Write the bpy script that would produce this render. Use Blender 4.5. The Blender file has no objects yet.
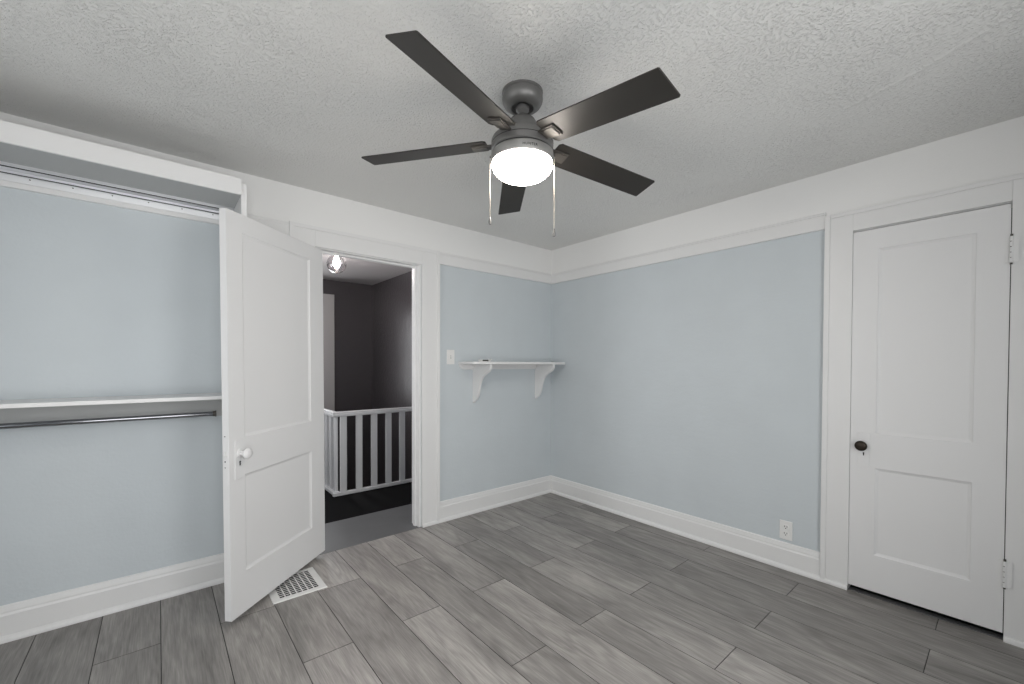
import bpy, bmesh, math, random
from mathutils import Vector, Matrix
random.seed(7)
C = bpy.context.scene.collection
SC = bpy.context.scene
PI = math.pi

# ------------------------------------------------------------------ camera
cam_data = bpy.data.cameras.new('camera')
cam_ob = bpy.data.objects.new('camera', cam_data)
C.objects.link(cam_ob)
YAW, PITCH, ROLL = 0.870096552, -0.0150085, 0.00337633
fw = Vector((math.cos(YAW)*math.cos(PITCH), math.sin(YAW)*math.cos(PITCH), math.sin(PITCH)))
rt = fw.cross(Vector((0, 0, 1))).normalized()
up = rt.cross(fw)
rt2 = math.cos(ROLL)*rt + math.sin(ROLL)*up
up2 = -math.sin(ROLL)*rt + math.cos(ROLL)*up
M = Matrix((rt2, up2, -fw)).transposed().to_4x4()
M.translation = Vector((-3.04740607, -2.99821430, 1.29244517))
cam_ob.matrix_world = M
cam_data.sensor_width = 36.0
cam_data.lens = 36.0*420.109/1024
cam_data.shift_y = (370.4409-342)/1024
cam_data.clip_start = 0.02
SC.camera = cam_ob

# ------------------------------------------------------------------ world, lights, exposure
SC.view_settings.view_transform = 'Standard'
SC.view_settings.look = 'None'
SC.view_settings.gamma = 1.0
SC.view_settings.use_curve_mapping = False
SC.view_settings.exposure = 0.08
w = bpy.data.worlds.new('world')
SC.world = w
w.use_nodes = True
bg = w.node_tree.nodes['Background']
bg.inputs[0].default_value = (1.0, 0.995, 0.98, 1)

def area_light(name, loc, direction, sx, sy, energy, col):
    ld = bpy.data.lights.new(name, 'AREA')
    ld.shape = 'RECTANGLE'; ld.size = sx; ld.size_y = sy
    ld.energy = energy; ld.color = col
    o = bpy.data.objects.new(name, ld); C.objects.link(o)
    o.location = loc
    o.rotation_euler = Vector(direction).to_track_quat('-Z', 'Z').to_euler()
    return o

area_light('added_hall_light', (-3.52, 1.15, 1.475), (1, 0, 0), 1.1, 1.15, 22, (0.95, 0.97, 1.0))     # added lamp outside an unseen window, brightens hallway wall and rails
# room extents (m): corner of the two visible walls at x=0, y=0
H = 2.44
XL, YB = -4.05, -3.60          # walls behind the camera
# windows behind the camera (two in the rear wall, one in the side wall)
WIN_B = [(-3.70, -2.70, 0.45, 2.08), (-2.30, -1.30, 0.45, 2.08)]
P_BACK, P_SIDE, P_BOWL, P_SKY = (18, 18), (6,), 40.0, 1.5
bg.inputs[1].default_value = P_SKY
WIN_S = [(-2.30, -1.00, 0.45, 2.08)]
for (a, b, z0, z1), P in zip(WIN_B, P_BACK):
    area_light('daylight', ((a+b)/2, YB-0.22, (z0+z1)/2), (0, 1, 0.0), b-a, z1-z0, P, (1.0, 1.0, 1.0))
for (a, b, z0, z1), P in zip(WIN_S, P_SIDE):
    area_light('daylight', (XL-0.22, (a+b)/2, (z0+z1)/2), (1, 0, 0.0), b-a, z1-z0, P, (1.0, 1.0, 1.0))

# ------------------------------------------------------------------ materials
def mat(name, col, rough=0.5, metal=0.0, bump=None, spec=0.5, mottle=None, emit=None, bstr=0.2, bdist=0.004):
    """bump = list of (scale, weight, stretch xyz)."""
    m = bpy.data.materials.new(name); m.use_nodes = True
    nt = m.node_tree; N = nt.nodes; L = nt.links
    b = N['Principled BSDF']
    b.inputs['Base Color'].default_value = (*col, 1)
    b.inputs['Roughness'].default_value = rough
    b.inputs['Metallic'].default_value = metal
    b.inputs['Specular IOR Level'].default_value = spec
    if emit:
        b.inputs['Emission Color'].default_value = (*emit[0], 1)
        b.inputs['Emission Strength'].default_value = emit[1]
    tc = N.new('ShaderNodeTexCoord')
    if mottle:
        sc, amt = mottle
        no = N.new('ShaderNodeTexNoise'); no.inputs['Scale'].default_value = sc; no.inputs['Detail'].default_value = 5
        L.new(tc.outputs['Object'], no.inputs['Vector'])
        mr = N.new('ShaderNodeMapRange'); mr.inputs[1].default_value = 0.3; mr.inputs[2].default_value = 0.7
        mr.inputs[3].default_value = 1-amt; mr.inputs[4].default_value = 1+amt
        L.new(no.outputs['Fac'], mr.inputs[0])
        mx = N.new('ShaderNodeVectorMath'); mx.operation = 'SCALE'
        mx.inputs[0].default_value = col
        L.new(mr.outputs[0], mx.inputs['Scale']); L.new(mx.outputs[0], b.inputs['Base Color'])
    if bump:
        acc = None
        for (sc, wt, st) in bump:
            mp = N.new('ShaderNodeMapping'); mp.inputs['Scale'].default_value = st
            L.new(tc.outputs['Object'], mp.inputs['Vector'])
            no = N.new('ShaderNodeTexNoise'); no.inputs['Scale'].default_value = sc; no.inputs['Detail'].default_value = 4
            L.new(mp.outputs[0], no.inputs['Vector'])
            mu = N.new('ShaderNodeMath'); mu.operation = 'MULTIPLY'; mu.inputs[1].default_value = wt
            L.new(no.outputs['Fac'], mu.inputs[0])
            if acc is None: acc = mu
            else:
                ad = N.new('ShaderNodeMath'); ad.operation = 'ADD'
                L.new(acc.outputs[0], ad.inputs[0]); L.new(mu.outputs[0], ad.inputs[1]); acc = ad
        bp = N.new('ShaderNodeBump'); bp.inputs['Strength'].default_value = bstr; bp.inputs['Distance'].default_value = bdist
        L.new(acc.outputs[0], bp.inputs['Height']); L.new(bp.outputs[0], b.inputs['Normal'])
    return m

M_blue = mat('blue_wall_paint', (0.60, 0.647, 0.677), 0.55, bump=[(60, .6, (1, 1, 1)), (9, 1.0, (1, 1, 2.5))], bstr=0.22, bdist=0.006, mottle=(3.5, 0.02))
M_frieze = mat('white_frieze_paint', (0.85, 0.85, 0.845), 0.55, bump=[(110, .5, (1, 1, 1)), (14, .8, (1, 1, 1))], bstr=0.2, bdist=0.004)
M_white = mat('white_trim_paint', (0.80, 0.80, 0.80), 0.35, bump=[(12, 1, (1, 1, 1))], bstr=0.06, bdist=0.003)
M_door = mat('white_door_paint', (0.80, 0.80, 0.805), 0.38, bump=[(10, 1, (1, 1, .4)), (90, .15, (1, 1, 1))], bstr=0.08, bdist=0.003)
M_plaster = mat('plain_plaster', (0.70, 0.72, 0.73), 0.7)
M_charcoal = mat('charcoal_hall_paint', (0.046, 0.041, 0.044), 0.30, bump=[(70, .7, (1, 1, 1)), (22, 1, (1, 1, 1))], bstr=0.5, bdist=0.006)
M_black = mat('black_hall_floor', (0.004, 0.004, 0.0045), 0.8, spec=0.08, bump=[(40, 1, (6, 1, 1))], bstr=0.2)
M_greyfloor = mat('grey_sill_board', (0.115, 0.118, 0.122), 0.45, mottle=(6, 0.05))
M_railpaint = mat('hall_rail_paint', (0.62, 0.62, 0.63), 0.4)
M_pewter = mat('pewter_metal', (0.21, 0.207, 0.203), 0.42, metal=0.6)
M_blade = mat('dark_bronze_blade', (0.030, 0.027, 0.024), 0.50, metal=0.2, spec=0.5)
M_fitter = mat('light_pewter', (0.36, 0.355, 0.345), 0.42, metal=0.5)
M_iron = mat('blade_bracket_metal', (0.09, 0.083, 0.075), 0.5, metal=0.4)
M_alu = mat('brushed_aluminium', (0.80, 0.81, 0.83), 0.32, metal=1.0)
M_chrome = mat('chrome', (0.30, 0.31, 0.33), 0.10, metal=1.0)
M_dark = mat('dark_gap', (0.01, 0.01, 0.01), 0.8)
M_plastic = mat('white_plastic', (0.82, 0.82, 0.81), 0.3)
M_bronze = mat('dark_bronze_knob', (0.035, 0.026, 0.02), 0.35, metal=0.6)
M_brass = mat('pale_chain_metal', (0.75, 0.68, 0.58), 0.3, metal=0.7)
M_board = mat('grey_board', (0.46, 0.47, 0.47), 0.5)  # one even mid grey for top board, cleats and toggle slot
M_vent = mat('white_vent_enamel', (0.78, 0.78, 0.77), 0.35)
M_seal = mat('floor_gap_base', (0.03, 0.029, 0.028), 0.8)
M_glow = mat('lit_opal_glass', (0.9, 0.9, 0.9), 0.3, emit=((1.0, 0.93, 0.84), P_BOWL))
M_bulb = mat('lit_bulb', (1, 1, 1), 0.3, emit=((1.0, 0.93, 0.90), 500.0))

def ceiling_mat(name, col, strength):
    m = mat(name, col, 0.38, spec=.6)
    nt = m.node_tree; N = nt.nodes; L = nt.links
    tc = N.new('ShaderNodeTexCoord')
    wv = N.new('ShaderNodeTexNoise'); wv.inputs['Scale'].default_value = 7; wv.inputs['Detail'].default_value = 3
    L.new(tc.outputs['Object'], wv.inputs['Vector'])
    mxv = N.new('ShaderNodeVectorMath'); mxv.operation = 'MULTIPLY_ADD'
    mxv.inputs[1].default_value = (0.05, 0.05, 0.05)
    L.new(wv.outputs['Color'], mxv.inputs[0]); L.new(tc.outputs['Object'], mxv.inputs[2])
    n1 = N.new('ShaderNodeTexNoise'); n1.inputs['Scale'].default_value = 95; n1.inputs['Detail'].default_value = 6; n1.inputs['Roughness'].default_value = .6
    L.new(mxv.outputs[0], n1.inputs['Vector'])
    rp = N.new('ShaderNodeMapRange'); rp.inputs[1].default_value = .44; rp.inputs[2].default_value = .80; rp.interpolation_type = 'SMOOTHSTEP'
    L.new(n1.outputs['Fac'], rp.inputs[0])
    n2 = N.new('ShaderNodeTexNoise'); n2.inputs['Scale'].default_value = 2.2; n2.inputs['Detail'].default_value = 2
    L.new(tc.outputs['Object'], n2.inputs['Vector'])
    r2 = N.new('ShaderNodeMapRange'); r2.inputs[1].default_value = .35; r2.inputs[2].default_value = .65; r2.inputs[3].default_value = .45; r2.inputs[4].default_value = 1.1
    L.new(n2.outputs['Fac'], r2.inputs[0])
    mu = N.new('ShaderNodeMath'); mu.operation = 'MULTIPLY'
    L.new(rp.outputs[0], mu.inputs[0]); L.new(r2.outputs[0], mu.inputs[1])
    bp = N.new('ShaderNodeBump'); bp.inputs['Strength'].default_value = strength; bp.inputs['Distance'].default_value = .006; bp.invert = False
    L.new(mu.outputs[0], bp.inputs['Height']); L.new(bp.outputs[0], N['Principled BSDF'].inputs['Normal'])
    return m
M_ceil = ceiling_mat('stippled_ceiling', (0.78, 0.78, 0.765), 0.8)
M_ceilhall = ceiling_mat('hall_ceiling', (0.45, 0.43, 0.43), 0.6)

def thin_glass():
    m = bpy.data.materials.new('clear_thin_glass'); m.use_nodes = True
    nt = m.node_tree; N = nt.nodes; L = nt.links
    N.remove(N['Principled BSDF'])
    out = N['Material Output']
    tr = N.new('ShaderNodeBsdfTransparent'); tr.inputs[0].default_value = (.93, .91, .92, 1)
    gl = N.new('ShaderNodeBsdfGlossy'); gl.inputs['Roughness'].default_value = .05
    lw = N.new('ShaderNodeLayerWeight'); lw.inputs[0].default_value = .35
    mx = N.new('ShaderNodeMixShader')
    L.new(lw.outputs['Facing'], mx.inputs[0]); L.new(tr.outputs[0], mx.inputs[1]); L.new(gl.outputs[0], mx.inputs[2])
    L.new(mx.outputs[0], out.inputs[0])
    return m
M_glass = thin_glass()

def plank_mat():
    m = mat('grey_wood_planks', (.15, .145, .14), .38, spec=.45)
    nt = m.node_tree; N = nt.nodes; L = nt.links
    b = N['Principled BSDF']
    at = N.new('ShaderNodeAttribute'); at.attribute_name = 'tone'
    ao = N.new('ShaderNodeAttribute'); ao.attribute_name = 'shift'
    tc = N.new('ShaderNodeTexCoord')
    ad = N.new('ShaderNodeVectorMath'); ad.operation = 'ADD'
    L.new(tc.outputs['Object'], ad.inputs[0]); L.new(ao.outputs['Vector'], ad.inputs[1])
    def noise(scale, st, det=5, dist=0.0, rough=.55):
        mp = N.new('ShaderNodeMapping'); mp.inputs['Scale'].default_value = st
        L.new(ad.outputs[0], mp.inputs['Vector'])
        n = N.new('ShaderNodeTexNoise'); n.inputs['Scale'].default_value = scale; n.inputs['Detail'].default_value = det
        n.inputs['Distortion'].default_value = dist; n.inputs['Roughness'].default_value = rough
        L.new(mp.outputs[0], n.inputs['Vector']); return n
    broad = noise(3.0, (2.2, .55, 1), 3, .6)
    fine = noise(42, (5, .2, 1), 6)
    # cathedral rings: iso-lines of a stretched noise
    ringn = noise(2.6, (2.6, .38, 1), 2, .3)
    mu = N.new('ShaderNodeMath'); mu.operation = 'MULTIPLY'; mu.inputs[1].default_value = 60
    L.new(ringn.outputs['Fac'], mu.inputs[0])
    sn = N.new('ShaderNodeMath'); sn.operation = 'SINE'; L.new(mu.outputs[0], sn.inputs[0])
    def mr(src, a, bb, c, d):
        r = N.new('ShaderNodeMapRange'); r.inputs[1].default_value = a; r.inputs[2].default_value = bb
        r.inputs[3].default_value = c; r.inputs[4].default_value = d; L.new(src, r.inputs[0]); return r
    f1 = mr(broad.outputs['Fac'], .3, .7, .72, 1.26)
    f2 = mr(fine.outputs['Fac'], .3, .7, .78, 1.2)
    f3 = mr(sn.outputs[0], -1, 1, .90, 1.09)
    def mul(a, c):
        x = N.new('ShaderNodeMath'); x.operation = 'MULTIPLY'; L.new(a, x.inputs[0]); L.new(c, x.inputs[1]); return x.outputs[0]
    v = mul(mul(mul(f1.outputs[0], f2.outputs[0]), f3.outputs[0]), at.outputs['Fac'])
    sc = N.new('ShaderNodeVectorMath'); sc.operation = 'SCALE'; sc.inputs[0].default_value = (.292, .277, .264)
    L.new(v, sc.inputs['Scale']); L.new(sc.outputs[0], b.inputs['Base Color'])
    bp = N.new('ShaderNodeBump'); bp.inputs['Strength'].default_value = .12; bp.inputs['Distance'].default_value = .002
    L.new(fine.outputs['Fac'], bp.inputs['Height']); L.new(bp.outputs[0], b.inputs['Normal'])
    return m
M_plank = plank_mat()

# ------------------------------------------------------------------ mesh helpers
def box(bm, x0, x1, y0, y1, z0, z1, mi=0, mtx=None):
    co = [(x, y, z) for x in (x0, x1) for y in (y0, y1) for z in (z0, z1)]
    v = [bm.verts.new(mtx @ Vector(c) if mtx else c) for c in co]
    for f in ((0, 1, 3, 2), (4, 6, 7, 5), (0, 4, 5, 1), (2, 3, 7, 6), (0, 2, 6, 4), (1, 5, 7, 3)):
        fc = bm.faces.new([v[i] for i in f]); fc.material_index = mi
    return v

def lathe(bm, prof, seg=40, mtx=None, mi=0, cap0=True, cap1=True):
    """prof: list of (r, z) revolved about local z."""
    rings = []
    for (r, z) in prof:
        if r < 1e-6:
            rings.append([bm.verts.new(mtx @ Vector((0, 0, z)) if mtx else (0, 0, z))])
        else:
            ring = []
            for i in range(seg):
                a = 2*PI*i/seg
                p = Vector((r*math.cos(a), r*math.sin(a), z))
                ring.append(bm.verts.new(mtx @ p if mtx else p))
            rings.append(ring)
    for a, b in zip(rings[:-1], rings[1:]):
        for i in range(seg):
            j = (i+1) % seg
            if len(a) == 1 and len(b) == 1: continue
            if len(a) == 1: f = bm.faces.new((a[0], b[j], b[i]))
            elif len(b) == 1: f = bm.faces.new((a[i], a[j], b[0]))
            else: f = bm.faces.new((a[i], a[j], b[j], b[i]))
            f.material_index = mi
    if cap0 and len(rings[0]) > 1: bm.faces.new(rings[0][::-1]).material_index = mi
    if cap1 and len(rings[-1]) > 1: bm.faces.new(rings[-1]).material_index = mi

def tube(bm, p0, p1, r, seg=16, mi=0):
    p0, p1 = Vector(p0), Vector(p1)
    q = (p1-p0).to_track_quat('Z', 'Y').to_matrix().to_4x4(); q.translation = p0
    lathe(bm, [(r, 0), (r, (p1-p0).length)], seg, q, mi)

def prism(bm, pts, fn0, fn1, mi=0):
    """polygon pts (a,b) mapped by fn0/fn1 to two end loops."""
    v0 = [bm.verts.new(fn0(*p)) for p in pts]; v1 = [bm.verts.new(fn1(*p)) for p in pts]
    n = len(pts)
    bm.faces.new(v0[::-1]).material_index = mi; bm.faces.new(v1).material_index = mi
    for i in range(n):
        j = (i+1) % n
        bm.faces.new((v0[i], v0[j], v1[j], v1[i])).material_index = mi

def obj(name, bm, mats, parent=None, smooth=False, bevel=0.0, keep=False):
    bmesh.ops.recalc_face_normals(bm, faces=bm.faces)
    me = bpy.data.meshes.new(name); bm.to_mesh(me); bm.free()
    for m in (mats if isinstance(mats, (list, tuple)) else [mats]): me.materials.append(m)
    o = bpy.data.objects.new(name, me); C.objects.link(o)
    if smooth:
        me.shade_smooth(); me.set_sharp_from_angle(angle=math.radians(38))
    if bevel:
        md = o.modifiers.new('bevel', 'BEVEL'); md.width = bevel; md.segments = 2; md.limit_method = 'ANGLE'; md.angle_limit = math.radians(40)
        md.harden_normals = False
    if parent: o.parent = parent
    return o

def tag(o, label, cat, group=None):
    o['label'] = label; o['category'] = cat
    if group: o['group'] = group
    return o

def thing(name, label, cat, loc=(0, 0, 0), rz=0, group=None):
    o = bpy.data.objects.new(name, None); C.objects.link(o)
    o.location = loc; o.rotation_euler = (0, 0, rz); o.empty_display_size = .05
    return tag(o, label, cat, group)

def struct(name, bm, mats, parent=None, **k):
    o = obj(name, bm, mats, parent, **k); o['kind'] = 'structure'; return o

def NB(): return bmesh.new()

# ------------------------------------------------------------------ floor: laminate planks
edges = [-4.05, -3.95, -3.725, -3.498, -3.270, -3.045, -2.818, -2.578, -2.362, -2.118, -1.900, -1.690, -1.457,
         -1.250, -1.030, -0.820, -0.595, -0.365, -0.150, 0.0]
A_J = [-.49, -1.64, -2.78]; B_J = [-1.05, -2.207, -3.35]
TONE = {(16, 1): .84, (16, 2): .80, (16, 3): .8, (17, 1): .88, (17, 2): .78, (17, 3): .8, (18, 1): .86, (18, 2): .80, (18, 3): .8, (15, 2): .86, (14, 2): .92,
        (9, 1): 1.16, (11, 1): 1.1, (2, 0): .84, (3, 0): .84, (4, 0): .86, (4, 1): .86, (5, 0): .88, (3, 1): .86, (1, 0): .84}
fb = NB()
tone_l = fb.faces.layers.float.new('tone'); sh_l = fb.faces.layers.float_vector.new('shift')
G = 0.0016
start_A = edges.index(-3.270) % 2
for i, (x0, x1) in enumerate(zip(edges[:-1], edges[1:])):
    js = A_J if i % 2 == start_A else B_J
    cuts = [0.0] + js + [YB]
    for k, (ya, yb) in enumerate(zip(cuts[:-1], cuts[1:])):
        t = TONE.get((i, k), random.choice([.86, .93, .98, 1.02, 1.08, 1.16]))
        s = Vector((random.uniform(-20, 20), random.uniform(-20, 20), random.uniform(-5, 5)))
        vs = [fb.verts.new(p) for p in ((x0+G, yb+G, 0), (x1-G, yb+G, 0), (x1-G, ya-G, 0), (x0+G, ya-G, 0))]
        f = fb.faces.new(vs); f[tone_l] = t; f[sh_l] = s; f.material_index = 0
        lo = [fb.verts.new((v.co.x, v.co.y, -.004)) for v in vs]
        for a in range(4):
            b2 = (a+1) % 4
            q = fb.faces.new((vs[a], lo[a], lo[b2], vs[b2])); q[tone_l] = t*.5; q[sh_l] = s; q.material_index = 0
vs = box(fb, XL, 0.10, YB, 0.0, -.05, -.0035, 1)
floor = struct('floor', fb, [M_plank, M_seal])

# ------------------------------------------------------------------ shell
bm = NB(); box(bm, XL-.1, .1, YB-.1, .11, H, H+.1)
pts = [(-.98, -3.2), (-.915, -3.01), (-.84, -2.87), (-.776, -2.757), (-.72, -2.60), (-.69, -2.50)]
for (a, b) in zip(pts[:-1], pts[1:]):                       # plaster seam running over the ceiling
    d = Vector((b[0]-a[0], b[1]-a[1], 0)).normalized(); n = Vector((-d.y, d.x, 0))
    P0, P1 = Vector((a[0], a[1], H)), Vector((b[0], b[1], H))
    v = [bm.verts.new(p) for p in (P0-n*.03, P1-n*.03, P1+Vector((0, 0, -.0025)), P0+Vector((0, 0, -.0025)), P0+n*.012, P1+n*.012)]
    bm.faces.new((v[0], v[1], v[2], v[3])); bm.faces.new((v[3], v[2], v[5], v[4]))
ceiling = struct('ceiling', bm, M_ceil)

ZR0, ZR1 = 2.100, 2.198     # picture rail
DX0, DX1, DZ = -2.262, -1.462, 2.085     # rough opening of the doorway in the left wall
bm = NB()
box(bm, XL-.1, DX0, 0, .11, -.05, ZR0, 0); box(bm, DX1, .1, 0, .11, -.05, ZR0, 0)
box(bm, DX0, DX1, 0, .11, DZ, ZR0, 0); box(bm, XL-.1, .1, 0, .11, ZR0, H, 1)
struct('wall_left', bm, [M_blue, M_frieze])
EY0, EY1, EZ = -3.005, -2.405, 2.062     # rough opening of the door in the right wall
bm = NB()
box(bm, 0, .1, EY1, 0, -.05, ZR0, 0); box(bm, 0, .1, YB-.1, EY0, -.05, ZR0, 0)
box(bm, 0, .1, EY0, EY1, EZ, ZR0, 0); box(bm, 0, .1, YB-.1, 0, ZR0, H, 1)
struct('wall_right', bm, [M_blue, M_frieze])

def wall_with_windows(name, axis, pos0, pos1, a0, a1, wins):
    bm = NB(); z0s, z1s = wins[0][2], wins[0][3]
    def b(u0, u1, z0, z1, mi=0):
        if axis == 'y': box(bm, u0, u1, pos0, pos1, z0, z1, mi)
        else: box(bm, pos0, pos1, u0, u1, z0, z1, mi)
    b(a0, a1, -.05, z0s); b(a0, a1, z1s, ZR0); b(a0, a1, ZR0, H, 1)
    us = [a0] + [u for wn in wins for u in wn[:2]] + [a1]
    for i in range(0, len(us), 2): b(us[i], us[i+1], z0s, z1s)
    struct(name, bm, [M_blue, M_frieze])
wall_with_windows('wall_back', 'y', YB-.1, YB, XL-.1, .1, WIN_B)
wall_with_windows('wall_side', 'x', XL-.1, XL, YB, 0, WIN_S)

def window(n, axis, pos, wn, inward):
    a0, a1, z0, z1 = wn; bm = NB()
    def b(u0, u1, d0, d1, za, zb):
        p, q = pos+inward*d0, pos+inward*d1
        if axis == 'y': box(bm, u0, u1, min(p, q), max(p, q), za, zb)
        else: box(bm, min(p, q), max(p, q), u0, u1, za, zb)
    for (u0, u1, za, zb) in ((a0, a0+.05, z0, z1), (a1-.05, a1, z0, z1), (a0+.05, a1-.05, z0, z0+.05), (a0+.05, a1-.05, z1-.05, z1),
                             (a0+.05, a1-.05, (z0+z1)/2-.02, (z0+z1)/2+.02)):
        b(u0, u1, -.08, -.04, za, zb)
    for (u0, u1, za, zb) in ((a0-.1, a0, z0-.02, z1+.1), (a1, a1+.1, z0-.02, z1+.1), (a0, a1, z1, z1+.1), (a0-.12, a1+.12, z0-.05, z0-.02)):
        b(u0, u1, 0, .02, za, zb)
    struct('window_%d' % n, bm, M_white)
window(1, 'y', YB, WIN_B[0], 1); window(2, 'y', YB, WIN_B[1], 1); window(3, 'x', XL, WIN_S[0], 1)

# baseboards (profile: depth off the wall, height), with shoe moulding
BASE = [(0, 0), (.032, 0), (.032, .010), (.028, .020), (.021, .026), (.018, .028), (.018, .120), (.013, .130), (.013, .138), (.008, .160), (0, .165)]
SHOE = [(0, 0), (.032, 0), (.032, .010), (.028, .020), (.021, .026), (0, .026)]
def along_A(bm, prof, x0, x1, y0=0):
    prism(bm, prof, lambda d, z: (x0, y0-d, z), lambda d, z: (x1, y0-d, z))
def along_B(bm, prof, y0, y1, x0=0):
    prism(bm, prof, lambda d, z: (x0-d, y0, z), lambda d, z: (x0-d, y1, z))
PX0, PX1, PD = -2.698, -2.672, .32       # closet side panel
bm = NB(); along_A(bm, BASE, XL, PX0); struct('baseboard_closet', bm, M_white)
bm = NB(); along_A(bm, BASE, -1.303, 0.0); struct('baseboard_left', bm, M_white)
bm = NB(); along_A(bm, BASE, PX1, -2.40); struct('baseboard_doorway', bm, M_white)
bm = NB(); along_B(bm, BASE, -2.281, 0.0); struct('baseboard_right', bm, M_white)
bm = NB(); along_B(bm, BASE, YB, -3.14); struct('baseboard_beside_door', bm, M_white)

# picture rail boards
RAIL = [(0, ZR0), (.018, ZR0), (.020, ZR0+.004), (.020, ZR1-.020), (.015, ZR1-.012), (.015, ZR1-.004), (.010, ZR1), (0, ZR1)]
n_trim = [0]
def trim(bm, m=None, bevel=.0015):
    n_trim[0] += 1
    return struct('trim_%d' % n_trim[0], bm, m or M_white, bevel=bevel)
bm = NB(); along_A(bm, RAIL, -1.303, 0.0); trim(bm, bevel=0)
bm = NB(); along_A(bm, RAIL, XL, -2.400); trim(bm, bevel=0)
bm = NB(); along_B(bm, RAIL, -2.281, 0.0); trim(bm, bevel=0)

# casing of the doorway in the left wall
def casing_A(x0, x1, outer):
    bm = NB(); box(bm, x0, x1, -.022, 0, 0, 2.175)
    if outer == 'R': box(bm, x1-.026, x1, -.030, -.022, 0, 2.2); box(bm, x1-.026, x1, -.022, 0, 2.175, 2.2)
    else: box(bm, x0, x0+.026, -.030, -.022, 0, 2.2); box(bm, x0, x0+.026, -.022, 0, 2.175, 2.2)
    prism(bm, SHOE, lambda d, z: (x0, -.014-d*.6, z), lambda d, z: (x1, -.014-d*.6, z))
    return trim(bm)
casing_A(-1.458, -1.303, 'R'); casing_A(-2.400, -2.245, 'L')
bm = NB(); box(bm, -2.245, -1.458, -.022, 0, 2.068, 2.175); box(bm, -2.374, -1.329, -.026, 0, 2.175, 2.2); trim(bm)
# jamb linings and stops of the doorway
bm = NB()
box(bm, -1.480, DX1, -.004, .114, 0, 2.062); box(bm, DX0, -2.244, -.004, .114, 0, 2.062); box(bm, DX0, DX1, -.004, .114, 2.062, DZ)
box(bm, -1.494, -1.480, .036, .070, 0, 2.048); box(bm, -2.244, -2.230, .036, .070, 0, 2.048); box(bm, -2.244, -1.480, .036, .070, 2.048, 2.062)
trim(bm)
# casing of the door in the right wall
bm = NB()
box(bm, -.022, 0, -2.412, -2.281, 0, 2.150); box(bm, -.030, -.022, -2.307, -2.281, 0, 2.172); box(bm, -.022, 0, -2.307, -2.281, 2.150, 2.172)
prism(bm, SHOE, lambda d, z: (-.014-d*.6, -2.412, z), lambda d, z: (-.014-d*.6, -2.281, z)); trim(bm)
bm = NB()
box(bm, -.022, 0, -3.140, -2.995, 0, 2.150); box(bm, -.030, -.022, -3.140, -3.114, 0, 2.172); box(bm, -.022, 0, -3.140, -3.114, 2.150, 2.172)
prism(bm, SHOE, lambda d, z: (-.014-d*.6, -3.140, z), lambda d, z: (-.014-d*.6, -2.995, z)); trim(bm)
bm = NB(); box(bm, -.022, 0, -2.995, -2.412, 2.056, 2.150); box(bm, -.026, 0, -3.114, -2.307, 2.150, 2.172); trim(bm)
bm = NB()
box(bm, -.004, .1, -2.412, EY1, 0, 2.052); box(bm, -.004, .1, EY0, -2.997, 0, 2.052); box(bm, -.004, .1, EY0, EY1, 2.052, EZ)
trim(bm)
bm = NB(); box(bm, -.012, .03, -2.997, -2.412, 0, .004); trim(bm, M_greyfloor)       # threshold strip under the closed door
# unseen black box behind the closed door, added to stop light leaking in
bm = NB()
box(bm, .65, .7, EY0-.2, EY1+.2, -.05, 2.2); box(bm, .1, .65, EY0-.25, EY0-.2, -.05, 2.2); box(bm, .1, .65, EY1+.2, EY1+.25, -.05, 2.2)
box(bm, .1, .7, EY0-.25, EY1+.25, 2.2, 2.25); box(bm, .1, .7, EY0-.25, EY1+.25, -.1, -.05)
struct('wall_leak_block', bm, M_dark)

# ------------------------------------------------------------------ panel doors
def door_mesh(W, Z0, Z1, T, panels, rec=.009, sl=.014):
    """local: u along x from the hinge, front face at y=0, back at y=-T."""
    bm = NB()
    us = [0, panels[0][0], panels[0][1], W]
    zs = [Z0] + sorted(z for pn in panels for z in pn[2:]) + [Z1]
    for side in (0, 1):
        y = 0 if side == 0 else -T; s = -1 if side == 0 else 1
        for i in range(3):
            for j in range(len(zs)-1):
                a, b, c, d = us[i], us[i+1], zs[j], zs[j+1]
                if i == 1 and j % 2 == 1:
                    o = [bm.verts.new(p) for p in ((a, y, c), (b, y, c), (b, y, d), (a, y, d))]
                    n = [bm.verts.new(p) for p in ((a+sl, y+s*rec, c+sl), (b-sl, y+s*rec, c+sl), (b-sl, y+s*rec, d-sl), (a+sl, y+s*rec, d-sl))]
                    m_ = [bm.verts.new(p) for p in ((a+.003, y+s*.004, c+.003), (b-.003, y+s*.004, c+.003), (b-.003, y+s*.004, d-.003), (a+.003, y+s*.004, d-.003))]
                    for k in range(4):
                        bm.faces.new((o[k], o[(k+1) % 4], m_[(k+1) % 4], m_[k]))
                        bm.faces.new((m_[k], m_[(k+1) % 4], n[(k+1) % 4], n[k]))
                    bm.faces.new(n)
                else:
                    bm.faces.new([bm.verts.new(p) for p in ((a, y, c), (b, y, c), (b, y, d), (a, y, d))])
    bmesh.ops.remove_doubles(bm, verts=bm.verts, dist=1e-5)
    # edge band
    for (p, q) in (((0, Z0), (W, Z0)), ((W, Z0), (W, Z1)), ((W, Z1), (0, Z1)), ((0, Z1), (0, Z0))):
        bm.faces.new([bm.verts.new(v) for v in ((p[0], 0, p[1]), (q[0], 0, q[1]), (q[0], -T, q[1]), (p[0], -T, p[1]))])
    bmesh.ops.remove_doubles(bm, verts=bm.verts, dist=1e-5)
    return bm

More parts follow.
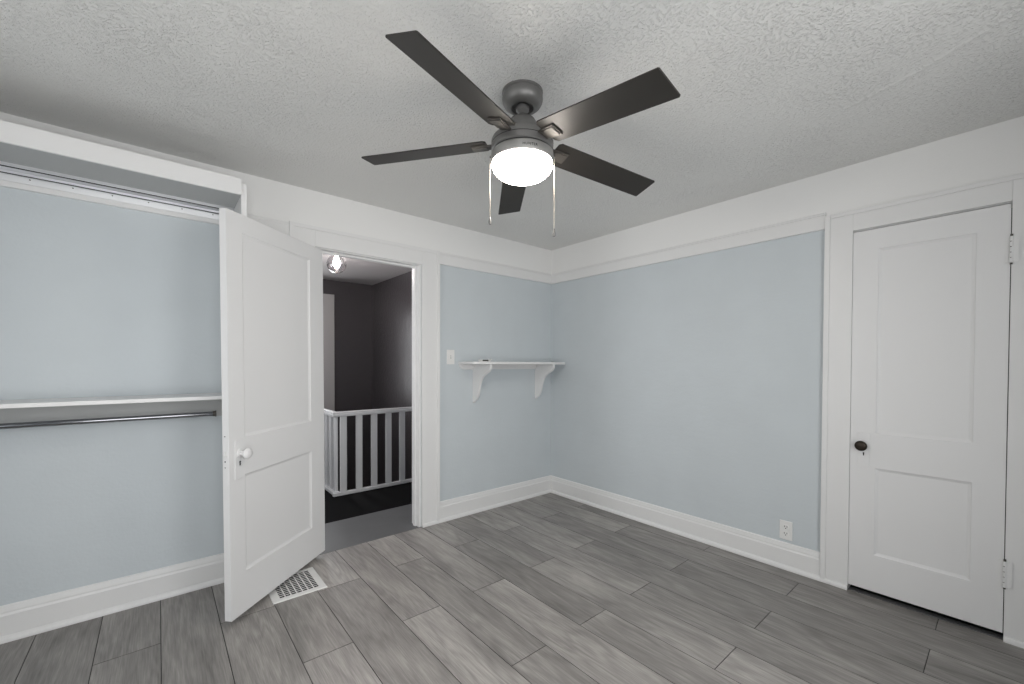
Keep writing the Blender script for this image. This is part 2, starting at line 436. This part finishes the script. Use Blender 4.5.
KNOB = [(.0, .062), (.012, .0615), (.021, .058), (.0265, .050), (.0265, .043), (.021, .035), (.012, .030), (.010, .012), (.019, .009), (.021, .004), (.021, 0)]
def knob_bm(u, z, prof=KNOB):
    bm = NB()
    mt = Matrix.Translation((u, 0, z)) @ Matrix.Rotation(-PI/2, 4, 'X')     # local z -> +y (out of the front face)
    lathe(bm, prof, 28, mt); return bm
def plate_bm(u0, u1, z0, z1, th=.004):
    bm = NB(); box(bm, u0, u1, 0, th, z0, z1); return bm

# open door (hinged at the left jamb, swung into the room)
d1 = Vector((-.746, -.666, 0)).normalized()
door1 = struct('door_1', door_mesh(.790, .030, 2.045, .036, [(.140, .692, .238, .733), (.140, .692, .925, 1.953)]), M_door, bevel=.0015)
Mx = Matrix((d1, Vector((-d1.y, d1.x, 0)), Vector((0, 0, 1)))).transposed().to_4x4()
Mx.translation = Vector((-2.190, -.027, 0))
door1.matrix_world = Mx @ Matrix.Rotation(math.radians(.5), 4, 'Y')
# Z x X gives (-dy, dx): (.666,-.746) faces the camera
o = obj('escutcheon_plate', plate_bm(.700, .758, .722, .918), M_door, door1, bevel=.0015)
o = obj('door_knob', knob_bm(.706+.022, .848), M_door, door1, smooth=True); o['label'] = 'white painted round knob'
bm = NB(); box(bm, .7245, .7315, .004, .005, .788, .806)
mt = Matrix.Translation((.728, .004, .806)) @ Matrix.Rotation(-PI/2, 4, 'X'); lathe(bm, [(.005, 0), (.005, .0012)], 16, mt)
obj('keyhole', bm, M_dark, door1)
bm = NB(); box(bm, .790, .7915, -.031, -.005, .70, .95); obj('latch_plate', bm, M_door, door1)
bm = NB(); box(bm, .790, .801, -.026, -.012, .845, .866); o = obj('latch_bolt', bm, M_door, door1, bevel=.003)
bm = NB()
for (za, zb) in ((.816, .822), (.788, .791), (.940, .944)):
    box(bm, .7914, .7920, -.024, -.018, za, zb)
o = obj('screw_hole', bm, M_dark, door1)
for z in (.30, 1.03, 1.83):
    bm = NB(); tube(bm, (-.006, -.036, z-.05), (-.006, -.036, z+.05), .006); box(bm, -.001, .0, -.034, -.004, z-.048, z+.048)
    obj('hinge', bm, M_white, door1, smooth=True)

# closed door in the right wall: hinges on the right (lower y)
door2 = struct('door_2', door_mesh(.579, .034, 2.046, .036, [(.106, .468, .238, .722), (.106, .468, .915, 1.935)]), M_door, bevel=.0015)
M2 = Matrix((Vector((0, 1, 0)), Vector((-1, 0, 0)), Vector((0, 0, 1)))).transposed().to_4x4()
M2.translation = Vector((-.013, -2.992, 0)); door2.matrix_world = M2
obj('escutcheon_plate', plate_bm(.491, .546, .724, .914), M_door, door2, bevel=.0015)
OVALK = [(.0, .043), (.012, .0425), (.022, .040), (.028, .034), (.028, .030), (.020, .025), (.011, .022), (.010, .012), (.018, .008), (.018, 0)]
o = obj('door_knob', knob_bm(.526, .842, OVALK), M_bronze, door2, smooth=True); o['label'] = 'dark bronze round knob'
bm = NB(); box(bm, .516, .521, .004, .005, .786, .800); mt = Matrix.Translation((.5185, .004, .800)) @ Matrix.Rotation(-PI/2, 4, 'X'); lathe(bm, [(.0042, 0), (.0042, .0012)], 14, mt)
obj('keyhole', bm, M_dark, door2)
for z in (.318, 1.832):
    bm = NB()
    for k in range(5):
        tube(bm, (-.003, .012, z-.062+k*.025), (-.003, .012, z-.062+k*.025+.0215), .0076)
    tube(bm, (-.003, .012, z-.070), (-.003, .012, z+.070), .0045, 16, 1)
    box(bm, -.003, .018, .0, .0025, z-.060, z+.060); box(bm, -.026, -.003, .0135, .0165, z-.060, z+.060)
    o = obj('hinge', bm, [M_white, M_iron], door2, smooth=True); o['label'] = 'white painted butt hinge'

# ------------------------------------------------------------------ closet alcove on the left
cl = thing('closet_surround', 'white closet frame of a side panel and thin top board, left of the open door', 'closet', (PX0, 0, 0))
bm = NB(); box(bm, 0, PX1-PX0, -PD, 0, 0, 2.258); obj('side_panel', bm, M_white, cl, bevel=.0015)
bm = NB(); box(bm, XL+.025-PX0, 0, -PD, -.022, 2.196, 2.214); o = obj('top_board', bm, M_board, cl, bevel=.001); o['label'] = 'grey underside board'
bm = NB(); box(bm, XL+.025-PX0, 0, -PD-.014, -PD, 2.194, 2.280); o = obj('front_edge_strip', bm, M_white, cl, bevel=.001)

tr = thing('sliding_door_track', 'silver aluminium sliding-door track under the closet top board', 'track', (PX0, -.022, 2.150))
bm = NB()
LX = XL+.025-PX0
# two-channel section (depth off the rail board, height)
sec = [(0, -.026), (.006, -.026), (.008, .008), (.014, .012), (.014, .018), (.024, .022), (.044, .026), (.044, .046), (0, .046)]
prism(bm, sec, lambda d, z: (LX, -d, z), lambda d, z: (-.001, -d, z))
obj('channel', bm, M_alu, tr)
bm = NB(); box(bm, LX, -.001, -.0165, -.014, .004, .020); obj('front_lip', bm, M_alu, tr)
bm = NB(); box(bm, LX, -.001, -.0445, -.0435, .0255, .0300); box(bm, LX, -.001, -.0172, -.0165, .0035, .0075); o = obj('shade_lines', bm, M_dark, tr); o['label'] = 'dark strips painted in as shade lines'  # thin black strips laid on the track as its shade lines
for k in range(9):
    bm = NB(); mt = Matrix.Translation((-.10-.14*k, -.0065, -.004)) @ Matrix.Rotation(PI/2, 4, 'X'); lathe(bm, [(.0032, 0), (.0028, .0012), (0, .0016)], 12, mt)
    obj('screw', bm, M_iron, tr, smooth=True)

sh = thing('closet_shelf', 'long white closet shelf on a grey cleat, left of the open door', 'shelf', (PX0, 0, 1.10))
bm = NB(); box(bm, LX, 0, -.30, 0, 0, .019); obj('board', bm, M_white, sh, bevel=.002)
bm = NB(); box(bm, LX, 0, -.020, 0, -.115, 0); o = obj('cleat', bm, M_board, sh, bevel=.0015); o['label'] = 'grey wall cleat'
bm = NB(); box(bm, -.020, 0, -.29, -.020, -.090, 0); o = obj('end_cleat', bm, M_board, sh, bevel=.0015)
rd = thing('closet_rod', 'thin chrome hanging rod below the closet shelf', 'rod', (-2.80, -.15, 1.012))
bm = NB(); tube(bm, (XL+2.80, 0, 0), (-.003, 0, 0), .0125, 24); obj('rod', bm, M_chrome, rd, smooth=True)
bm = NB(); mt = Matrix.Rotation(-PI/2, 4, 'Y'); lathe(bm, [(.017, 0), (.017, .004), (.0145, .005), (.0145, .016), (.0128, .016)], 24, mt); obj('flange', bm, M_iron, rd, smooth=True)

# ------------------------------------------------------------------ corner shelf with two scroll brackets
cs = thing('wall_shelf', 'small white wall shelf on two scroll brackets by the room corner', 'shelf', (0, 0, 1.290))
bm = NB()
poly = [(-1.115, 0), (-.066, 0), (-.066, -.245), (-.080, -.266), (-1.085, -.266), (-1.115, -.236)]
prism(bm, poly, lambda x, y: (x, y, 0), lambda x, y: (x, y, .022)); obj('board', bm, M_white, cs, bevel=.004)
bm = NB()
poly = [(-1.105, 0), (-.075, 0), (-.075, -.042), (-1.060, -.045), (-1.085, -.038), (-1.102, -.022)]
prism(bm, poly, lambda x, z: (x, 0, z), lambda x, z: (x, -.018, z)); obj('cleat', bm, M_white, cs, bevel=.0015)
curve = [(.250, 0), (.252, -.012), (.250, -.030), (.243, -.044), (.228, -.060), (.200, -.074), (.168, -.090), (.142, -.108), (.124, -.130), (.110, -.155), (.098, -.185),
         (.090, -.215), (.084, -.245), (.074, -.272), (.058, -.296), (.042, -.312), (.026, -.320), (.014, -.330), (.0, -.337)]
poly = [(0, 0)] + curve
for xc in (-.955, -.215):
    bm = NB(); prism(bm, poly, lambda d, z: (xc-.012, -.0-d, z), lambda d, z: (xc+.012, -d, z)); obj('bracket', bm, M_white, cs, bevel=.003)
# small clip lying on that shelf
cp = thing('plastic_clip', 'tiny white plastic holder lying on the white wall shelf', 'clip', (-.960, -.170, 1.312))
bm = NB(); box(bm, -.045, .045, -.02, .02, 0, .004); box(bm, -.050, -.036, -.02, .02, .004, .018)
prism(bm, [(.030, .004), (.045, .004), (.064, .022), (.052, .022)], lambda a, z: (a, -.02, z), lambda a, z: (a, .02, z)); obj('tray', bm, M_plastic, cp, bevel=.001)
bm = NB(); box(bm, -.034, .028, -.016, .018, .004, .016); o = obj('insert', bm, M_iron, cp, bevel=.001); o['label'] = 'dark grey insert'

# ------------------------------------------------------------------ light switch, outlet, floor register
sw = thing('light_switch', 'white single light switch beside the doorway casing', 'switch', (-1.188, 0, 1.350))
bm = NB(); box(bm, -.037, .037, -.006, 0, -.060, .060); obj('plate', bm, M_plastic, sw, bevel=.003)
bm = NB(); box(bm, -.005, .005, -.0075, -.006, -.013, .013); obj('toggle_slot', bm, M_board, sw)
bm = NB(); prism(bm, [(.006, -.008), (.018, -.001), (.018, .008), (.006, .008)], lambda d, z: (-.004, -d, z), lambda d, z: (.004, -d, z)); obj('toggle', bm, M_plastic, sw, bevel=.001)
for z in (-.038, .038):
    bm = NB(); mt = Matrix.Translation((0, -.006, z)) @ Matrix.Rotation(PI/2, 4, 'X'); lathe(bm, [(.0035, 0), (.003, .001), (0, .0012)], 12, mt); obj('screw', bm, M_vent, sw, smooth=True)

ot = thing('wall_outlet', 'white double socket low on the blue wall', 'outlet', (0, -2.094, .243))
bm = NB(); box(bm, -.006, 0, -.036, .036, -.060, .060); obj('plate', bm, M_plastic, ot, bevel=.003)
for z in (-.021, .021):
    bm = NB(); mt = Matrix.Translation((-.006, 0, z)) @ Matrix.Rotation(-PI/2, 4, 'Y') ; lathe(bm, [(.017, 0), (.0165, .002), (0, .002)], 24, mt)
    r = obj('receptacle', bm, M_plastic, ot, smooth=True)
    bm = NB(); box(bm, -.0088, -.008, -.0085, -.0055, z-.001, z+.008); box(bm, -.0088, -.008, .0055, .0085, z-.001, z+.008)
    mt = Matrix.Translation((-.008, 0, z-.008)) @ Matrix.Rotation(-PI/2, 4, 'Y'); lathe(bm, [(.003, 0), (.003, .0008)], 12, mt)
    o = obj('slots', bm, M_dark, r)
bm = NB(); mt = Matrix.Translation((-.006, 0, 0)) @ Matrix.Rotation(-PI/2, 4, 'Y'); lathe(bm, [(.003, 0), (.0025, .001), (0, .0012)], 12, mt); obj('screw', bm, M_vent, ot, smooth=True)

vg = thing('floor_register', 'white perforated floor vent beside the bottom of the open door', 'vent', (-2.444, -.318, 0))
VX, VY, T = .136, .150, .005
bm = NB()
ncol, nrow = 7, 11
ux = [-VX]; x_in, y_in = .100, .118
cw, gapx = .0235, (2*x_in-7*.0235)/6
rh = .0145; gapy = (2*y_in-nrow*rh)/(nrow-1)
for c in range(ncol): a = -x_in+c*(cw+gapx); ux += [a, a+cw]
ux.append(VX)
vy = [-VY]
for r in range(nrow): a = -y_in+r*(rh+gapy); vy += [a, a+rh]
vy.append(VY)
V = {}
def gv(i, j, z):
    k = (i, j, z)
    if k not in V:
        x, y = ux[i], vy[j]
        V[k] = bm.verts.new((x, y, z))
    return V[k]
for i in range(len(ux)-1):
    for j in range(len(vy)-1):
        if i % 2 == 1 and j % 2 == 1:
            q = [(i, j), (i+1, j), (i+1, j+1), (i, j+1)]
            for k in range(4):
                a, b = q[k], q[(k+1) % 4]
                bm.faces.new((gv(*a, T), gv(*b, T), gv(*b, .0012), gv(*a, .0012))).material_index = 1  # slot sides coloured black for the shade of a deep duct
        else:
            bm.faces.new((gv(i, j, T), gv(i+1, j, T), gv(i+1, j+1, T), gv(i, j+1, T)))
o8 = [(-VX, -VY), (VX, -VY), (VX, VY), (-VX, VY)]
for k in range(4):
    a, b = o8[k], o8[(k+1) % 4]
    e = 1.02
    bm.faces.new([bm.verts.new(p) for p in ((a[0], a[1], T), (b[0], b[1], T), (b[0]*e, b[1]*e, 0), (a[0]*e, a[1]*e, 0))])
obj('grille', bm, [M_vent, M_dark], vg)
bm = NB(); box(bm, -VX+.01, VX-.01, -VY+.01, VY-.01, .0004, .0011); o = obj('duct_shade_sheet', bm, M_dark, vg); o['label'] = 'black sheet painted in as duct shade'  # no hole below: black sheet gives the duct shade by colour

# ------------------------------------------------------------------ ceiling fan
CX, CY = -1.8588, -1.6519
fan = thing('ceiling_fan', 'pewter ceiling fan with five dark blades and a lit round bowl light', 'ceiling fan', (CX, CY, H))
def zl(z): return z-H
bm = NB(); lathe(bm, [(.0865, 0), (.0865, -.007), (.082, -.010), (.082, -.014), (.0855, -.017), (.0865, -.028), (.084, -.041), (.077, -.053), (.066, -.062), (.054, -.067), (.047, -.067), (.043, -.050), (.0, -.045)], 48)
obj('canopy', bm, M_pewter, fan, smooth=True)
bm = NB(); lathe(bm, [(0, -.046), (.020, -.050), (.029, -.062), (.028, -.074), (.018, -.084), (.0125, -.088), (.0125, -.108), (0, -.108)], 32)
obj('downrod', bm, M_pewter, fan, smooth=True)
bm = NB(); lathe(bm, [(0, -.102), (.022, -.103), (.040, -.108), (.053, -.117), (.061, -.130), (.065, -.148), (.067, -.170), (.070, -.184), (.076, -.189), (.110, -.192), (.126, -.197), (.131, -.206), (.131, -.246), (.126, -.250), (0, -.250)], 64)
hous = obj('motor_housing', bm, M_pewter, fan, smooth=True)
bm = NB(); lathe(bm, [(.1225, -.250), (.1225, -.256)], 64, cap0=False, cap1=False); lathe(bm, [(.1318, -.222), (.1318, -.2245)], 64, cap0=False, cap1=False)
obj('seam', bm, M_dark, hous)
bm = NB(); lathe(bm, [(0, -.255), (.126, -.255), (.131, -.259), (.132, -.262), (.132, -.290), (.129, -.297), (.124, -.298), (0, -.298)], 64)
ring = obj('light_fitter', bm, M_fitter, fan, smooth=True)
bm = NB()
gp = [(.1255, -.297)]
for k in range(0, 13):
    a = k/12*PI/2
    gp.append((.1285*math.cos(a)**.85 if k < 12 else 0, -.304-.064*math.sin(a)))
lathe(bm, gp, 64); gl = obj('glass_bowl', bm, M_glow, fan, smooth=True); gl['label'] = 'glowing white glass bowl'

# maker's lettering on the fitter ring
ang_txt = math.atan2(-2.9982-CY, -3.0474-CX) + 0.24
tcu = bpy.data.curves.new('lettering', 'FONT'); tcu.body = 'HUNTER'; tcu.size = .0145; tcu.align_x = 'CENTER'; tcu.extrude = .0004; tcu.space_character = 1.15
to = bpy.data.objects.new('lettering_source', tcu); C.objects.link(to)
dg = bpy.context.evaluated_depsgraph_get(); dg.update()
me = bpy.data.meshes.new_from_object(to.evaluated_get(dg))
C.objects.unlink(to); bpy.data.objects.remove(to)
for v in me.vertices:
    x, y, z = v.co
    a = ang_txt + x/.1325; r = .1324+z
    v.co = (r*math.cos(a), r*math.sin(a), -.2835+y)
me.materials.clear(); me.materials.append(M_dark)
lo = bpy.data.objects.new('lettering', me); C.objects.link(lo); lo.parent = ring; lo['label'] = 'dark maker lettering'

# blades (fitted angle, pitch and droop of each)
zb, R, a0, bw, pt, dr = 2.2367, .6983, 3.4886, .1298, -.2267, .0772
DA = [-.0163, -.0719, .0454, -.0186, .0614]; DP = [-.0552, -.0092, .0162, .0345, .0136]; DD = [-.0565, .0831, .0222, -.0023, -.0254]
for k in range(5):
    a = a0+k*2*PI/5+DA[k]
    d = Vector((math.cos(a), math.sin(a), 0)); t = Vector((-math.sin(a), math.cos(a), 0)); n = Vector((0, 0, 1))
    D = dr+DD[k]; P = pt+DP[k]
    dd = d*math.cos(D)-n*math.sin(D); nn = n*math.cos(D)+d*math.sin(D)
    s = t*math.cos(P)+nn*math.sin(P); m3 = dd.cross(s)
    mt = Matrix((dd, s, m3)).transposed().to_4x4(); mt.translation = Vector((0, 0, zb-H))
    bm = NB(); hw = bw/2
    poly = [(.150, -hw+.012), (.162, -hw), (R-.004, -hw), (R, -hw+.004), (R, hw-.004), (R-.004, hw), (.162, hw), (.150, hw-.012)]
    prism(bm, poly, lambda x, y: mt @ Vector((x, y, -.003)), lambda x, y: mt @ Vector((x, y, .003)))
    bl = obj('blade', bm, M_blade, fan, bevel=.0012)
    bm = NB()   # bracket: arm from the motor and a raised rectangular pad on the underside
    prism(bm, [(.108, -.024), (.180, -.030), (.218, -.030), (.218, .030), (.180, .030), (.108, .024)], lambda x, y: mt @ Vector((x, y, -.010)), lambda x, y: mt @ Vector((x, y, -.0035)))
    prism(bm, [(.150, -.024), (.212, -.024), (.212, .024), (.150, .024)], lambda x, y: mt @ Vector((x, y, -.014)), lambda x, y: mt @ Vector((x, y, -.010)))
    obj('blade_iron', bm, M_iron, bl, bevel=.001)

def chain(x, y, z0, z1, group=None):
    bm = NB(); n = int((z0-z1)/.009)
    tube(bm, (x, y, zl(z0)), (x, y, zl(z1)), .0009, 6)
    for i in range(n):
        mt = Matrix.Translation((x, y, zl(z0)-i*.009)); lathe(bm, [(0, .0018), (.0015, .001), (.0015, -.001), (0, -.0018)], 8, mt)
    ch = obj('pull_chain', bm, M_brass, fan, smooth=True)
    bm = NB(); mt = Matrix.Translation((x, y, zl(z1)))
    lathe(bm, [(0, .002), (.003, 0), (.004, -.008), (.0062, -.016), (.0065, -.024), (.005, -.031), (0, -.034)], 16, mt)
    obj('pull_fob', bm, M_pewter, ch, smooth=True)
RX, RY = .7644, -.6447
chain(CX-RX*.136+.0, CY-RY*.136, 2.176, 1.918); chain(CX+RX*.136, CY+RY*.136, 2.162, 1.868)
for (sx) in (-1, 1):
    bm = NB(); tube(bm, (sx*RX*.128, sx*RY*.128, zl(2.170)), (sx*RX*.138, sx*RY*.138, zl(2.170)), .004, 12); obj('chain_outlet', bm, M_pewter, fan, smooth=True)
# make chain coordinates local to the fan
for o in fan.children:
    if o.name.startswith('pull_chain'):
        for me in [o.data] + [c.data for c in o.children]:
            for v in me.vertices: v.co.x -= CX; v.co.y -= CY

# ------------------------------------------------------------------ hallway beyond the doorway
HX0, HX1, HY = -3.3, -.64, 3.03
SX, SY = -1.73, 1.225            # stairwell edge / railing corner
bm = NB(); box(bm, HX0, HX1, .545, SY+.05, -.15, -.001); box(bm, HX0, SX+.03, SY+.05, HY, -.15, -.001)
struct('floor_hallway', bm, M_black)
bm = NB(); box(bm, HX0, HX1, -.012, .545, -.15, .0015); trim(bm, M_greyfloor)
bm = NB(); box(bm, HX0-.1, -2.0, HY, HY+.1, -2.7, H); box(bm, -1.36, HX1+.1, HY, HY+.1, -2.7, H); box(bm, -2.0, -1.36, HY, HY+.1, -2.7, .75); box(bm, -2.0, -1.36, HY, HY+.1, 2.10, H); struct('wall_hallway_end', bm, M_charcoal)
bm = NB(); box(bm, HX1, HX1+.1, .11, HY, -2.7, H); struct('wall_hallway_right', bm, M_charcoal)
bm = NB(); box(bm, HX0-.1, HX0, .11, HY, -2.7, .9); box(bm, HX0-.1, HX0, .11, HY, 2.05, H); box(bm, HX0-.1, HX0, .11, .6, .9, 2.05); box(bm, HX0-.1, HX0, 1.7, HY, .9, 2.05); struct('wall_hallway_left', bm, M_charcoal)
bm = NB(); box(bm, SX+.03, HX1, SY+.05, HY, -2.75, -2.7); box(bm, SX-.02, SX+.029, SY+.05, HY, -2.7, -.151); box(bm, SX+.03, HX1, SY+.0, SY+.049, -2.7, -.151)
struct('wall_stairwell', bm, M_charcoal)
bm = NB(); box(bm, HX0-.1, HX1+.1, .11, HY+.1, H, H+.1); struct('ceiling_hallway', bm, M_ceilhall)
window(4, 'x', HX0, (.6, 1.7, .9, 2.05), 1)  # unseen window, added with its lamp to light the hallway
# casing edge seen past the open door; the end window inside it is added
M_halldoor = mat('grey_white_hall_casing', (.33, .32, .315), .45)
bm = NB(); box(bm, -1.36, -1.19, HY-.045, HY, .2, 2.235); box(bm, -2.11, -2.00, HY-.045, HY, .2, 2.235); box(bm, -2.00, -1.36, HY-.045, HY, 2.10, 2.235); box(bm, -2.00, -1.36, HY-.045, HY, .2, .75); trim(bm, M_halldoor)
bm = NB()
for (u0, u1, za, zb) in ((-2.0, -1.96, .75, 2.10), (-1.40, -1.36, .75, 2.10), (-1.96, -1.40, .75, .80), (-1.96, -1.40, 2.05, 2.10), (-1.96, -1.40, 1.40, 1.44)): box(bm, u0, u1, HY+.03, HY+.07, za, zb)
struct('window_5', bm, M_railpaint)  # added sash in front of the hallway end lamp, hidden from the camera
area_light('added_hall_end_light', (-1.68, HY+.25, 1.42), (0, -1, 0), .64, 1.35, 16, (0.95, 0.97, 1.0))  # added lamp that puts the sheen on the right hallway wall

rl = thing('stair_railing', 'white wooden stair railing in the dark hallway beyond the doorway', 'railing', (SX, SY, 0))
bm = NB(); box(bm, -.035, HX1-SX, -.030, .030, .775, .805); box(bm, -.028, HX1-SX, -.022, .022, .805, .822); obj('handrail', bm, M_railpaint, rl, bevel=.006)
bm = NB(); box(bm, -.030, .030, .030, HY-SY, .775, .805); box(bm, -.022, .022, .022, HY-SY, .805, .822); obj('handrail', bm, M_railpaint, rl, bevel=.006)
bm = NB(); box(bm, -.025, HX1-SX, -.022, .022, 0, .030); obj('bottom_rail', bm, M_railpaint, rl, bevel=.003)
bm = NB(); box(bm, -.015, .045, .022, HY-SY, 0, .030); obj('bottom_rail', bm, M_railpaint, rl, bevel=.003)
bal0 = None
for i in range(7):
    x = .075+.155*i
    if x > HX1-SX-.05: break
    if bal0 is None:
        bm = NB(); box(bm, -.031, .031, -.012, .012, .030, .775); bal0 = obj('baluster', bm, M_railpaint, rl, bevel=.002); o = bal0
    else:
        o = bal0.copy(); C.objects.link(o); o.parent = rl
    o.location = (x, 0, 0)
for i in range(11):
    o = bal0.copy(); C.objects.link(o); o.parent = rl; o.location = (.020, .06+.140*i, 0); o.rotation_euler = (0, 0, PI/2)

HLX, HLY = -1.69, 1.30
hl = thing('ceiling_light', 'small clear globe light hanging from the hallway ceiling beyond the doorway', 'ceiling light', (HLX, HLY, H))
bm = NB(); lathe(bm, [(.060, 0), (.060, -.012), (.030, -.022), (.024, -.026), (.024, -.085), (.0, -.085)], 32); obj('socket', bm, M_bronze, hl, smooth=True)
bm = NB(); gp = [(.026, -.075)]
for k in range(1, 17):
    a = math.radians(18+k*162/16); gp.append((.092*math.sin(a), -.165+.092*math.cos(a)))
gp[-1] = (0, gp[-1][1]); lathe(bm, gp, 40, cap0=False); o = obj('globe', bm, M_glass, hl, smooth=True); o['label'] = 'clear glass globe'
bm = NB(); lathe(bm, [(.012, -.085), (.014, -.100), (.026, -.130), (.032, -.155), (.030, -.175), (.020, -.192), (0, -.198)], 24, cap0=False); o = obj('bulb', bm, M_bulb, hl, smooth=True); o['label'] = 'glowing bulb'
